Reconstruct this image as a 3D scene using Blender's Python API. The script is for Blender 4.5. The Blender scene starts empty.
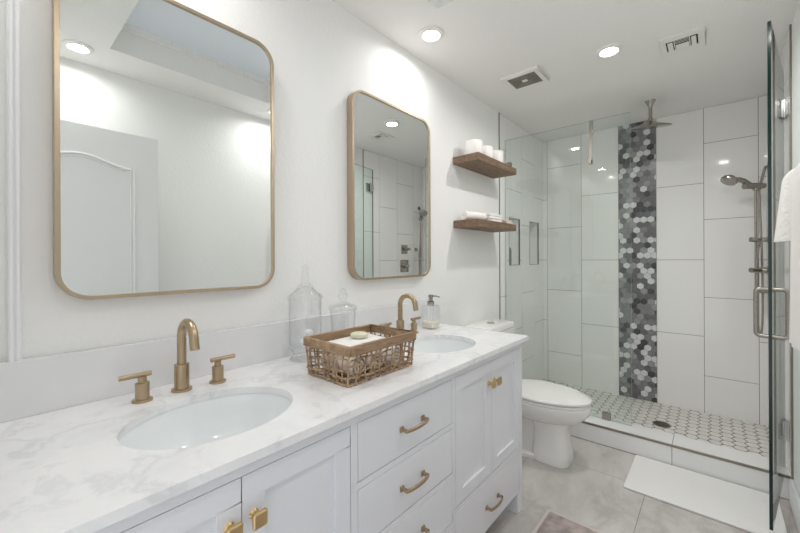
import bpy, bmesh, math, random
from mathutils import Vector, Matrix
random.seed(7)
sc = bpy.context.scene
COL = sc.collection
PI = math.pi

# ------------------------------------------------------------------ camera
CX, CY, CZ = 1.318, 0.0, 1.255
cam_d = bpy.data.cameras.new('camera'); cam = bpy.data.objects.new('camera', cam_d); COL.objects.link(cam)
cam.location = (CX, CY, CZ)
cam.rotation_euler = (PI/2, math.radians(0.25), math.atan(314/362))
cam_d.sensor_width = 36.0; cam_d.lens = 362/800*36.0
cam_d.shift_y = -7.5/800; cam_d.clip_start = 0.01
sc.camera = cam

# ------------------------------------------------------------------ world, exposure
w = bpy.data.worlds.new('world'); sc.world = w; w.use_nodes = True
w.node_tree.nodes['Background'].inputs[0].default_value = (0.96, 0.98, 1.0, 1)
w.node_tree.nodes['Background'].inputs[1].default_value = 0.3
sc.view_settings.view_transform = 'Standard'; sc.view_settings.look = 'None'
sc.view_settings.gamma = 1.0; sc.view_settings.use_curve_mapping = False
sc.view_settings.exposure = 1.83
LAMP = 5.0           # radiance of the recessed lamps' lenses
WATT = 1.05          # power each lamp throws down, a wide beam
SKY = 0.03            # radiance of the skylight diffuser
sc.cycles.transparent_max_bounces = 32
sc.cycles.max_bounces = 14; sc.cycles.diffuse_bounces = 8; sc.cycles.glossy_bounces = 8
sc.cycles.sample_clamp_indirect = 6.0

# ------------------------------------------------------------------ materials
def lin(c):
    return tuple(((v/255)/12.92 if v/255 <= .04045 else ((v/255+.055)/1.055)**2.4) for v in c)
MATS = {}
def new_mat(name):
    m = bpy.data.materials.new(name); m.use_nodes = True
    nt = m.node_tree; b = nt.nodes['Principled BSDF']; MATS[name] = m
    return m, nt, b
def N(nt, t, **kw):
    n = nt.nodes.new(t)
    for k, v in kw.items():
        if k in n.inputs.keys(): n.inputs[k].default_value = v
        else: setattr(n, k, v)
    return n
def simple(name, rgb, rough=.5, metal=0.0, bump=None, spec=None, vary=None, coat=0.0):
    m, nt, b = new_mat(name)
    b.inputs['Base Color'].default_value = (*lin(rgb), 1)
    b.inputs['Roughness'].default_value = rough; b.inputs['Metallic'].default_value = metal
    if spec is not None: b.inputs['Specular IOR Level'].default_value = spec
    if coat: b.inputs['Coat Weight'].default_value = coat; b.inputs['Coat Roughness'].default_value = .05
    tc = N(nt, 'ShaderNodeTexCoord')
    if vary:
        rgb2, scale = vary
        nz = N(nt, 'ShaderNodeTexNoise', Scale=scale, Detail=5.0)
        nt.links.new(tc.outputs['Object'], nz.inputs['Vector'])
        mx = N(nt, 'ShaderNodeMix', data_type='RGBA')
        mx.inputs[6].default_value = (*lin(rgb), 1); mx.inputs[7].default_value = (*lin(rgb2), 1)
        cr = N(nt, 'ShaderNodeValToRGB'); cr.color_ramp.elements[0].position = .35; cr.color_ramp.elements[1].position = .65
        nt.links.new(nz.outputs[0], cr.inputs[0]); nt.links.new(cr.outputs[0], mx.inputs[0])
        nt.links.new(mx.outputs[2], b.inputs['Base Color'])
    if bump:
        scale, strength, dist = bump
        nz = N(nt, 'ShaderNodeTexNoise', Scale=scale, Detail=3.0)
        nt.links.new(tc.outputs['Object'], nz.inputs['Vector'])
        bp = N(nt, 'ShaderNodeBump', Strength=strength, Distance=dist)
        nt.links.new(nz.outputs[0], bp.inputs['Height']); nt.links.new(bp.outputs[0], b.inputs['Normal'])
    return m
def thin_glass(name, tint, refl=1.0, rough=0.0):
    """Clear glass: what passes is tinted a little, the rest mirrors by the Fresnel law."""
    m = bpy.data.materials.new(name); m.use_nodes = True; nt = m.node_tree; nt.nodes.clear(); MATS[name] = m
    out = N(nt, 'ShaderNodeOutputMaterial'); mix = N(nt, 'ShaderNodeMixShader')
    tr = N(nt, 'ShaderNodeBsdfTransparent'); tr.inputs[0].default_value = (*tint, 1)
    gl = N(nt, 'ShaderNodeBsdfGlossy'); gl.inputs['Roughness'].default_value = rough
    ge = N(nt, 'ShaderNodeNewGeometry')
    dt = N(nt, 'ShaderNodeVectorMath', operation='DOT_PRODUCT')
    nt.links.new(ge.outputs['Normal'], dt.inputs[0]); nt.links.new(ge.outputs['Incoming'], dt.inputs[1])
    ab = N(nt, 'ShaderNodeMath', operation='ABSOLUTE'); nt.links.new(dt.outputs['Value'], ab.inputs[0])
    om = N(nt, 'ShaderNodeMath', operation='SUBTRACT'); om.inputs[0].default_value = 1.0; nt.links.new(ab.outputs[0], om.inputs[1])
    pw = N(nt, 'ShaderNodeMath', operation='POWER'); nt.links.new(om.outputs[0], pw.inputs[0]); pw.inputs[1].default_value = 5.0
    ma = N(nt, 'ShaderNodeMath', operation='MULTIPLY_ADD'); nt.links.new(pw.outputs[0], ma.inputs[0])
    ma.inputs[1].default_value = .96*refl; ma.inputs[2].default_value = .04*refl
    nt.links.new(ma.outputs[0], mix.inputs[0]); nt.links.new(tr.outputs[0], mix.inputs[1]); nt.links.new(gl.outputs[0], mix.inputs[2])
    nt.links.new(mix.outputs[0], out.inputs[0])
    return m
def emit(name, rgb, s):
    m = bpy.data.materials.new(name); m.use_nodes = True; nt = m.node_tree; nt.nodes.clear(); MATS[name] = m
    out = N(nt, 'ShaderNodeOutputMaterial'); e = N(nt, 'ShaderNodeEmission')
    e.inputs[0].default_value = (*rgb, 1); e.inputs[1].default_value = s
    nt.links.new(e.outputs[0], out.inputs[0]); return m

simple('wall_paint', (243, 243, 242), .65, bump=(75, .35, .004))
simple('ceiling_paint', (243, 242, 240), .8, bump=(60, .3, .004))
simple('trim_paint', (240, 241, 243), .35)
simple('door_paint', (232, 233, 232), .45)
simple('tile_white', (246, 245, 244), .07, bump=(2.0, .03, .02))
simple('grout_grey', (118, 116, 112), .9)
simple('grout_floor', (112, 105, 100), .9)
simple('curb_tile', (236, 236, 236), .25)
simple('hex_white', (238, 235, 231), .35, vary=((224, 221, 216), 14))
for k, c in enumerate([(72, 72, 75), (104, 104, 107), (128, 128, 130), (150, 150, 152), (212, 212, 212)]):
    simple('hex_%d' % k, c, .22, vary=(tuple(min(255, v+14) for v in c), 45))
simple('nickel', (168, 163, 155), .24, 1.0)
simple('nickel_trim', (150, 142, 132), .35, 1.0)
simple('brass', (184, 164, 136), .3, 1.0)
simple('gold_knob', (212, 184, 136), .28, 1.0)
simple('frame_gold', (192, 175, 152), .34, 1.0)
simple('chrome', (215, 215, 215), .12, 1.0)
simple('cabinet_white', (229, 231, 236), .38)
simple('backsplash_white', (236, 236, 238), .2, vary=((230, 231, 233), 4))
simple('porcelain', (240, 239, 237), .12, coat=.3)
simple('sink_white', (238, 242, 243), .1, coat=.3)
simple('cavity_dark', (40, 39, 37), .8)
simple('cavity_grey', (88, 85, 79), .8)
simple('fan_plastic', (240, 239, 235), .5)
simple('grille_grey', (150, 146, 136), .6)
simple('plastic_white', (240, 239, 236), .45)
simple('rubber_dark', (45, 45, 45), .6)
simple('towel_white', (246, 243, 240), .95, bump=(320, .6, .004))
simple('towel_pattern', (246, 243, 240), .95, bump=(70, .9, .008))
simple('towel_beige', (240, 233, 224), .95, vary=((190, 172, 156), 34), bump=(300, .5, .003))
simple('towel_pink', (232, 218, 210), .95, bump=(260, .6, .004))
simple('cotton', (250, 250, 250), .95, bump=(120, .6, .004))
simple('paper_white', (248, 246, 243), .9, bump=(160, .2, .002))
simple('cardboard', (150, 128, 104), .9)
simple('mat_white', (249, 248, 247), .95, bump=(240, .8, .006))
simple('rug_pink', (196, 182, 178), .95, vary=((160, 146, 143), 22), bump=(200, .7, .006))
simple('rug_edge', (206, 198, 192), .9, bump=(300, .5, .003))
simple('soap_cream', (232, 226, 204), .45, vary=((214, 218, 190), 20))
simple('liquid_soap', (244, 238, 220), .2)
simple('bottle_grey', (130, 134, 136), .35)
simple('twig', (190, 164, 134), .75, vary=((136, 108, 82), 30), bump=(90, .5, .003))
simple('edge_green', (9, 42, 38), .12)
simple('edge_pale', (176, 194, 188), .2)
thin_glass('panel_glass', (.965, .99, .978))
thin_glass('jar_glass', (.99, .994, .995), 1.6)
LAMP_RGB = (1.0, .985, .965)
emit('lamp_lens', LAMP_RGB, LAMP)

# mirror silver
m, nt, b = new_mat('mirror_silver')
b.inputs['Base Color'].default_value = (.86, .885, .87, 1); b.inputs['Metallic'].default_value = 1; b.inputs['Roughness'].default_value = 0.0
# skylight diffuser: daylight comes through it
m, nt, b = new_mat('skylight_diffuser')
b.inputs['Base Color'].default_value = (*lin((214, 218, 222)), 1); b.inputs['Roughness'].default_value = .5
b.inputs['Emission Color'].default_value = (.78, .88, 1.0, 1); b.inputs['Emission Strength'].default_value = SKY

def vein_mat(name, base, vein, cloud, rough, scale, vein_w, cloud_amt, stretch=(1, 1, 1)):
    m, nt, b = new_mat(name)
    tc = N(nt, 'ShaderNodeTexCoord'); mp = N(nt, 'ShaderNodeMapping'); mp.inputs['Scale'].default_value = stretch
    nt.links.new(tc.outputs['Object'], mp.inputs[0])
    wz = N(nt, 'ShaderNodeTexNoise', Scale=scale*.7, Detail=4.0); nt.links.new(mp.outputs[0], wz.inputs['Vector'])
    ad = N(nt, 'ShaderNodeVectorMath', operation='MULTIPLY_ADD')
    nt.links.new(wz.outputs['Color'], ad.inputs[0]); ad.inputs[1].default_value = (.35, .35, .35); nt.links.new(mp.outputs[0], ad.inputs[2])
    nz = N(nt, 'ShaderNodeTexNoise', Scale=scale, Detail=7.0, Roughness=.6); nt.links.new(ad.outputs[0], nz.inputs['Vector'])
    sb = N(nt, 'ShaderNodeMath', operation='SUBTRACT'); nt.links.new(nz.outputs[0], sb.inputs[0]); sb.inputs[1].default_value = .5
    ab = N(nt, 'ShaderNodeMath', operation='ABSOLUTE'); nt.links.new(sb.outputs[0], ab.inputs[0])
    mr = N(nt, 'ShaderNodeMapRange'); nt.links.new(ab.outputs[0], mr.inputs[0])
    mr.inputs[1].default_value = 0; mr.inputs[2].default_value = vein_w; mr.inputs[3].default_value = 1; mr.inputs[4].default_value = 0
    cl = N(nt, 'ShaderNodeTexNoise', Scale=scale*1.6, Detail=6.0, Roughness=.65); nt.links.new(ad.outputs[0], cl.inputs['Vector'])
    cm = N(nt, 'ShaderNodeMapRange'); nt.links.new(cl.outputs[0], cm.inputs[0])
    cm.inputs[1].default_value = .42; cm.inputs[2].default_value = .72; cm.inputs[3].default_value = 0; cm.inputs[4].default_value = cloud_amt
    m1 = N(nt, 'ShaderNodeMix', data_type='RGBA'); m1.inputs[6].default_value = (*lin(base), 1); m1.inputs[7].default_value = (*lin(cloud), 1)
    nt.links.new(cm.outputs[0], m1.inputs[0])
    mk = N(nt, 'ShaderNodeMath', operation='MULTIPLY'); nt.links.new(mr.outputs[0], mk.inputs[0]); nt.links.new(cl.outputs[0], mk.inputs[1])
    m2 = N(nt, 'ShaderNodeMix', data_type='RGBA'); nt.links.new(mk.outputs[0], m2.inputs[0])
    nt.links.new(m1.outputs[2], m2.inputs[6]); m2.inputs[7].default_value = (*lin(vein), 1)
    nt.links.new(m2.outputs[2], b.inputs['Base Color']); b.inputs['Roughness'].default_value = rough
    return m
vein_mat('marble', (242, 242, 243), (212, 213, 216), (226, 227, 229), .16, 3.4, .03, .8)
vein_mat('floor_tile', (208, 204, 201), (170, 163, 159), (182, 176, 172), .15, 2.6, .06, 1.0, (1, .55, 1))

def wood(name, c1, c2, stretch, scale=9.0):
    m, nt, b = new_mat(name)
    tc = N(nt, 'ShaderNodeTexCoord'); mp = N(nt, 'ShaderNodeMapping'); mp.inputs['Scale'].default_value = stretch
    nt.links.new(tc.outputs['Object'], mp.inputs[0])
    nz = N(nt, 'ShaderNodeTexNoise', Scale=scale, Detail=8.0, Roughness=.65, Distortion=.6); nt.links.new(mp.outputs[0], nz.inputs['Vector'])
    cr = N(nt, 'ShaderNodeValToRGB'); e = cr.color_ramp.elements
    e[0].position = .3; e[0].color = (*lin(c2), 1); e[1].position = .68; e[1].color = (*lin(c1), 1)
    nt.links.new(nz.outputs[0], cr.inputs[0]); nt.links.new(cr.outputs[0], b.inputs['Base Color'])
    bp = N(nt, 'ShaderNodeBump', Strength=.3, Distance=.003); nt.links.new(nz.outputs[0], bp.inputs['Height']); nt.links.new(bp.outputs[0], b.inputs['Normal'])
    b.inputs['Roughness'].default_value = .6
wood('shelf_wood', (146, 120, 97), (94, 74, 58), (6, 1, 8))
wood('basket_wood', (186, 158, 126), (126, 98, 72), (5, 1.4, 9), 7)
M = MATS

# ------------------------------------------------------------------ mesh helpers
WL = {}      # world origin of every built object
class MB:
    """Collects shapes in world coordinates; build() links them as ONE mesh object."""
    def __init__(s): s.v = []; s.f = []; s.mi = []; s.sm = []
    def add(s, vs, fs, mi=0, smooth=False):
        o = len(s.v); s.v += [tuple(p) for p in vs]
        for f in fs: s.f.append(tuple(i+o for i in f)); s.mi.append(mi); s.sm.append(smooth)
        return s
    def box(s, x0, x1, y0, y1, z0, z1, mi=0, mat=None):
        vs = [(x0,y0,z0),(x1,y0,z0),(x1,y1,z0),(x0,y1,z0),(x0,y0,z1),(x1,y0,z1),(x1,y1,z1),(x0,y1,z1)]
        if mat: vs = [mat @ Vector(p) for p in vs]
        return s.add(vs, [(0,3,2,1),(4,5,6,7),(0,1,5,4),(1,2,6,5),(2,3,7,6),(3,0,4,7)], mi)
    def loft(s, secs, mi=0, caps=True, closed=True, smooth=True, loop=False):
        n = len(secs[0]); vs = [p for q in secs for p in q]; fs = []
        m_ = len(secs)
        for i in range(m_ if loop else m_-1):
            a, b = i*n, ((i+1) % m_)*n
            for j in range(n if closed else n-1):
                k = (j+1) % n; fs.append((a+j, a+k, b+k, b+j))
        s.add(vs, fs, mi, smooth)
        if caps and not loop:
            s.add(secs[0], [tuple(reversed(range(n)))], mi); s.add(secs[-1], [tuple(range(n))], mi)
        return s
    def tube(s, pts, r, seg=12, mi=0, caps=True, loop=False):
        pts = [Vector(p) for p in pts]; secs = []; up = None; n = len(pts)
        for i, p in enumerate(pts):
            if loop: t = pts[(i+1) % n]-pts[i-1]
            else: t = pts[min(i+1, n-1)]-pts[max(i-1, 0)]
            t.normalize()
            if up is None:
                up = Vector((0,0,1)) if abs(t.z) < .9 else Vector((1,0,0))
            a = t.cross(up).normalized(); up = a.cross(t).normalized()
            rr = r[i] if isinstance(r, (list, tuple)) else r
            secs.append([p+(a*math.cos(2*PI*k/seg)+up*math.sin(2*PI*k/seg))*rr for k in range(seg)])
        return s.loft(secs, mi, caps, loop=loop)
    def lathe(s, prof, c, seg=32, mi=0, axis='z', mat=None, caps=True):
        secs = []
        for r, z in prof:
            r = max(r, .0002)
            q = []
            for k in range(seg):
                a = 2*PI*k/seg
                p = Vector((r*math.cos(a), r*math.sin(a), z))
                if axis == 'x': p = Vector((p.z, p.x, p.y))
                elif axis == 'y': p = Vector((p.x, p.z, p.y))
                if mat: p = mat @ p
                q.append(p+Vector(c))
            secs.append(q)
        return s.loft(secs, mi, caps)
    def build(s, name, mat, parent=None, origin=None, bevel=0, bseg=2, angle=35, flat=False):
        me = bpy.data.meshes.new(name)
        if parent is not None: o0 = Vector(WL[parent])
        elif origin is not None: o0 = Vector(origin)
        else:
            xs, ys, zs = zip(*s.v); o0 = Vector(((min(xs)+max(xs))/2, (min(ys)+max(ys))/2, min(zs)))
        me.from_pydata([tuple(Vector(p)-o0) for p in s.v], [], s.f)
        for mm in (mat if isinstance(mat, (list, tuple)) else [mat]): me.materials.append(M[mm])
        me.polygons.foreach_set('material_index', s.mi); me.polygons.foreach_set('use_smooth', [not flat]*len(s.f))
        bm = bmesh.new(); bm.from_mesh(me); bmesh.ops.remove_doubles(bm, verts=bm.verts, dist=1e-6)
        (None if flat else bmesh.ops.recalc_face_normals(bm, faces=bm.faces)); bm.to_mesh(me); bm.free()
        me.set_sharp_from_angle(angle=math.radians(angle))
        o = bpy.data.objects.new(name, me); COL.objects.link(o); WL[o] = tuple(o0)
        if parent is not None: o.parent = parent
        else: o.location = o0
        if bevel:
            md = o.modifiers.new('bevel', 'BEVEL'); md.width = bevel; md.segments = bseg; md.limit_method = 'ANGLE'; md.angle_limit = math.radians(40)
        return o
def box(*a, **k): return MB().box(*a, **k)
def thing(name, label, cat, loc, group=None):
    o = bpy.data.objects.new(name, None); COL.objects.link(o); o.location = loc; o.empty_display_size = .05
    WL[o] = tuple(loc); return tag(o, label, cat, group)
def tag(o, label, cat, group=None):
    o['label'] = label; o['category'] = cat
    if group: o['group'] = group
    return o
def struct(o, label=None):
    o['kind'] = 'structure'
    return o
def dup(root, loc, label, group=None, rotz=None):
    def cp(o, par):
        c = o.copy(); COL.objects.link(c); c.parent = par; WL[c] = tuple(loc)
        for ch in list(o.children): cp(ch, c)
        return c
    r = cp(root, None); r.location = loc
    if rotz is not None: r.rotation_euler = (0, 0, rotz)
    r['label'] = label
    if group: r['group'] = group
    return r
def rects_minus(r, holes):
    """rectangle (a0,a1,b0,b1) minus rectangles -> list of rectangles"""
    out = [r]
    for h in holes:
        nx = []
        for (a0,a1,b0,b1) in out:
            c0,c1,d0,d1 = max(a0,h[0]),min(a1,h[1]),max(b0,h[2]),min(b1,h[3])
            if c0 >= c1 or d0 >= d1: nx.append((a0,a1,b0,b1)); continue
            if b0 < d0: nx.append((a0,a1,b0,d0))
            if d1 < b1: nx.append((a0,a1,d1,b1))
            if a0 < c0: nx.append((a0,c0,d0,d1))
            if c1 < a1: nx.append((c1,a1,d0,d1))
        out = nx
    return out
def rrect(cx, cy, hw, hh, r, n=8):
    pts = []
    for qx, qy, a0 in ((1,1,0),(-1,1,90),(-1,-1,180),(1,-1,270)):
        for i in range(n+1):
            a = math.radians(a0+90*i/n)
            pts.append((cx+qx*(hw-r)+r*math.cos(a), cy+qy*(hh-r)+r*math.sin(a)))
    return pts

# ------------------------------------------------------------------ the room
W, H, YB = 1.613, 2.44, 3.755          # width, ceiling, back of the shower
YN = -.02                              # inner face of the wall the camera's doorway is in
YT = 2.755                             # where the shower tile starts
struct(box(-.1, 0, YN, YT, 0, H).build('wall_left', 'wall_paint'))
struct(box(W+.007, W+.1, YN, 2.70, 0, H).build('wall_right', 'wall_paint'))
mb = MB()
for r in rects_minus((-.1, W+.1, 0, H), [(.64, 1.50, 0, 2.06)]): mb.box(r[0], r[1], YN-.12, YN, r[2], r[3])
struct(mb.build('wall_near', 'wall_paint'))
# ceiling with the skylight opening
SK = (.33, 1.305, .47, 1.42)
mb = MB()
for r in rects_minus((-.1, W+.1, YN-.12, YB+.1), [(SK[0]-.03, SK[1]+.03, SK[2]-.03, SK[3]+.03)]): mb.box(r[0], r[1], r[2], r[3], H, H+.1)
struct(mb.build('ceiling', 'ceiling_paint'))
mb = MB(); d = .13
for r in rects_minus((SK[0]-.03, SK[1]+.03, SK[2]-.03, SK[3]+.03), [SK]): mb.box(*r, H, H+d)
i_ = .035
for r in rects_minus((SK[0]-.03, SK[1]+.03, SK[2]-.03, SK[3]+.03), [(SK[0]+i_, SK[1]-i_, SK[2]+i_, SK[3]-i_)]): mb.box(*r, H+d, H+d+.03)
struct(mb.build('ceiling_skylight_well', 'ceiling_paint'))
struct(box(SK[0]-.03, SK[1]+.03, SK[2]-.03, SK[3]+.03, H+d+.03, H+d+.05).build('window_1', 'skylight_diffuser'))
# floor tiles
mb = MB(); mb.box(-.1, W+.1, YN-.12, YB+.1, -.08, -.002, 1)
gx = 1.037
for k, (x0, off) in enumerate([(gx-2*.6096, 1.76), (gx-.6096, 2.37), (gx, 1.76)]):
    y = off-1.2192*2
    while y < 2.75:
        a, b_, c, d_ = max(x0+.001, -.1), min(x0+.6086, W+.1), max(y+.001, YN-.12), min(y+1.2182, 2.74)
        if b_ > a and d_ > c: mb.box(a, b_, c, d_, -.01, 0, 0)
        y += 1.2192
struct(mb.build('floor', ['floor_tile', 'grout_floor']))

# tiled shower walls -------------------------------------------------------
def tile_wall(name, cols, fam, z0, z1, holes, to3, thick=.006):
    """cols: (a0, a1, family); to3(a, depth, z) -> xyz; depth 0 = tile face"""
    mb = MB(); g = .0016
    def slab(a0, a1, b0, b1, d0, d1, mi):
        p, q = to3(a0, d0, b0), to3(a1, d1, b1)
        mb.box(min(p[0],q[0]), max(p[0],q[0]), min(p[1],q[1]), max(p[1],q[1]), b0, b1, mi)
    for r in rects_minus((cols[0][0], cols[-1][1], z0, z1), [(h_[0]-.009, h_[1]+.009, h_[2]-.009, h_[3]+.009) for h_ in holes] if len(holes) == 2 else holes): slab(*r, .0015, .1, 1)
    for a0, a1, f in cols:
        zs = [z0]+[z for z in fam[f] if z0 < z < z1]+[z1]
        for k in range(len(zs)-1):
            for r in rects_minus((a0+g, a1-g, zs[k]+g, zs[k+1]-g), holes): slab(*r, 0, .0045, 0)
    return struct(mb.build(name, ['tile_white', 'grout_grey']))
FAM = {'a': [.318, .94, 1.557, 2.16], 'b': [.63, 1.238, 1.848]}
NICHE = [(2.935, 3.165, 1.195, 1.607), (3.39, 3.625, 1.195, 1.607)]
tile_wall('wall_shower_left', [(YT, 2.90, 'a'), (2.90, 3.21, 'b'), (3.21, 3.52, 'a'), (3.52, YB, 'b')], FAM, 0, H, NICHE, lambda a, d, z: (-d, a, z))
tile_wall('wall_shower_back', [(-.1, .042, 'b'), (.042, .36, 'a'), (.36, .669, 'b'), (.669, .949, 'b'), (.949, 1.258, 'b'), (1.258, 1.568, 'a'), (1.568, W+.1, 'b')],
          FAM, 0, H, [(.669, .949, 0, H)], lambda a, d, z: (a, YB+d, z))
tile_wall('wall_shower_right', [(2.70, 2.945, 'a'), (2.945, 3.25, 'b'), (3.25, 3.555, 'a'), (3.555, YB, 'b')], FAM, 0, H, [], lambda a, d, z: (W+d, a, z))
# mosaic strip of hexagons on the back wall
mb = MB(); x0, x1 = .669, .949
mb.box(x0, x1, YB+.0015, YB+.1, 0, H, 5)
pw, rw = .0512, .0512*.866; hr = pw/math.sqrt(3)-.0014
from itertools import product
rng = random.Random(3)
def clip(poly, ax, lim, keep_less):
    out = []
    for i in range(len(poly)):
        p, q = poly[i], poly[(i+1) % len(poly)]
        pin = (p[ax] <= lim) if keep_less else (p[ax] >= lim); qin = (q[ax] <= lim) if keep_less else (q[ax] >= lim)
        if pin: out.append(p)
        if pin != qin:
            t = (lim-p[ax])/(q[ax]-p[ax]); out.append((p[0]+t*(q[0]-p[0]), p[1]+t*(q[1]-p[1])))
    return out
for rr in range(0, 57):
    for cc in range(-1, 7):
        hx, hz = x0+.01+cc*pw+(rr % 2)*pw/2, .035+rr*rw
        poly = [(hx+hr*math.cos(math.radians(30+60*k)), hz+hr*math.sin(math.radians(30+60*k))) for k in range(6)]
        for ax, lim, kl in ((0, x0+.002, False), (0, x1-.002, True), (1, .0, False), (1, H, True)):
            poly = clip(poly, ax, lim, kl) if len(poly) > 2 else []
        if len(poly) < 3: continue
        mi = rng.choices([0, 1, 2, 3, 4], [.13, .26, .25, .16, .20])[0]
        n = len(poly)
        mb.add([(p[0], YB-.001, p[1]) for p in poly]+[(p[0], YB+.002, p[1]) for p in poly],
               [tuple(range(n))]+[(k, (k+1) % n, n+(k+1) % n, n+k) for k in range(n)], mi)
struct(mb.build('wall_shower_mosaic', ['hex_0', 'hex_1', 'hex_2', 'hex_3', 'hex_4', 'grout_grey']))
# mosaic edge strips
mb = MB()
for x in (x0, x1): mb.box(x-.0015, x+.0015, YB-.0025, YB+.003, .02, H)
struct(mb.build('trim_2', 'nickel_trim'))
# niches: lining boxes and thin metal edges
for k, (a0, a1, b0, b1) in enumerate(NICHE):
    mb = MB(); D = .09
    mb.box(-D-.005, -D, a0-.008, a1+.008, b0-.008, b1+.008)
    for q in ((a0-.008, a0, b0-.008, b1+.008), (a1, a1+.008, b0-.008, b1+.008), (a0, a1, b0-.008, b0), (a0, a1, b1, b1+.008)):
        mb.box(-D, -.005, q[0], q[1], q[2], q[3])
    struct(mb.build('wall_niche', 'tile_white'))
    mb = MB(); t = .005
    for q in ((a0, a0+t, b0, b1), (a1-t, a1, b0, b1), (a0+t, a1-t, b0, b0+t), (a0+t, a1-t, b1-t, b1)):
        mb.box(-.010, .002, q[0], q[1], q[2], q[3])
    struct(mb.build('trim_%d' % (3+k), 'nickel_trim'))
# shower floor: elongated hexagons
ZS = .0228
mb = MB(); mb.box(0, W, 2.88, YB, -.05, ZS-.0015, 1)
s_ = .0413; cp_ = 1.5*s_; rp = math.sqrt(3)*s_; hr = s_-.0042
for i in range(0, 27):
    for j in range(0, 14):
        hx, hy = .02+i*cp_, 2.88+j*rp+(i % 2)*rp/2
        poly = [(hx+hr*math.cos(math.radians(60*k)), hy+hr*math.sin(math.radians(60*k))) for k in range(6)]
        for ax, lim, kl in ((0, .001, False), (0, W-.001, True), (1, 2.885, False), (1, YB-.002, True)):
            poly = clip(poly, ax, lim, kl) if len(poly) > 2 else []
        if len(poly) < 3: continue
        n = len(poly)
        mb.add([(p[0], p[1], ZS) for p in poly]+[(p[0], p[1], ZS-.002) for p in poly],
               [tuple(range(n))]+[(k, (k+1) % n, n+(k+1) % n, n+k) for k in range(n)], 0)
struct(mb.build('floor_shower', ['hex_white', 'grout_floor']))
# curb
CF, CB, CT = 2.722, 2.905, .124
mb = MB(); mb.box(0, W+.006, CF+.002, CB-.002, 0, CT-.002, 1)
for a0, a1 in ((0, 1.1205), (1.1235, W+.006)):
    mb.box(a0, a1, CF, CF+.01, .004, CT-.012); mb.box(a0, a1, CF+.012, CB, CT-.01, CT); mb.box(a0, a1, CB-.01, CB, ZS, CT-.011)
struct(mb.build('shower_curb', ['curb_tile', 'grout_floor']))
struct(box(0, W+.006, CF-.002, CF+.011, CT-.011, CT+.001).build('trim_5', 'nickel_trim', bevel=.001))
struct(box(.0, .006, YT-.006, YT+.002, .0, H).build('trim_6', 'nickel_trim'))
struct(box(W-.001, W+.009, 2.696, 2.7015, .125, H).build('trim_7', 'nickel_trim'))
# moulding at the left end of the vanity wall
mb = MB()
mb.box(.0, .016, .039, .063, 1.006, H)
mb.tube([(.016, .057, 1.006), (.016, .057, H)], .005, 10); mb.tube([(.016, .045, 1.006), (.016, .045, H)], .005, 10)
struct(mb.build('trim_1', 'trim_paint', bevel=.003))
# baseboards
struct(box(0, .014, 1.82, 2.72, 0, .13).build('baseboard_left', 'trim_paint', bevel=.004))
struct(box(W-.008, W+.007, .80, 2.70, 0, .125).build('baseboard_right', 'trim_paint', bevel=.004))

# door leaf swung open against the right wall (seen in the first mirror)
mb = box(1.456, 1.491, YN+.015, .743, .012, 2.03)
d1 = struct(mb.build('door_1', 'door_paint', origin=(1.4735, YN+.015, .012), bevel=.002))
def moulding(path, name):
    mb = MB(); n = len(path)
    mb.tube([(1.456, y, z) for y, z in path], .008, 8, loop=True)
    mb.tube([(1.456, y+(.36-y)*.07, z+(zc-z)*.035) for y, z in path], .004, 6, loop=True)
    mb.build(name, 'door_paint', d1)
ya, yb_ = .115, .615; zc = 1.4
top = []
for i in range(25):
    t = i/24; y = yb_+(ya-yb_)*t; u_ = (t-.5)*2
    top.append((y, 1.81+.05*(.5+.5*math.cos(PI*min(1, abs(u_)*1.12)))+(.012 if abs(u_) > .93 else 0)))
moulding([(ya, 1.0), (yb_, 1.0)]+top, 'panel_moulding'); zc = .5
moulding([(ya, .2), (yb_, .2), (yb_, .87), (ya, .87)], 'panel_moulding')

# ------------------------------------------------------------------ ceiling fittings
def downlight(x, y, label, dim=1.0):
    t = thing('recessed_light', label, 'ceiling light', (x, y, H-.012), 'recessed ceiling lights')
    MB().lathe([(.045, .003), (.048, 0), (.064, .0035), (.066, .008), (.066, .0125), (.0435, .0125), (.0435, .004)], (x, y, H-.0125), 36, caps=False).build('trim_ring', 'plastic_white', t)
    MB().lathe([(.043, .0), (.043, .003)], (x, y, H-.0095), 32).build('lens', 'lamp_lens', t)
    ld = bpy.data.lights.new('lamp', 'AREA'); ld.shape = 'DISK'; ld.size = .084; ld.energy = WATT*dim; ld.color = LAMP_RGB; ld.spread = math.radians(165)
    lo = bpy.data.objects.new('lamp', ld); COL.objects.link(lo); lo.parent = t; lo.location = (0, 0, .0015)
    return t
downlight(.196, 1.551, 'round lit ceiling light above the far end of the vanity, beside the left wall', .54)
downlight(.87, 2.342, 'round lit ceiling light between the exhaust fan and the air vent', 1.95)
downlight(1.41, .35, 'round lit ceiling light seen in the near mirror, above the open door', .55)
downlight(1.41, 1.545, 'round lit ceiling light by the right wall, just past the skylight, seen only in reflection', .75)
downlight(.2, .34, 'round lit ceiling light over the near sink, seen only reflected in shower glass', .55)

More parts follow.
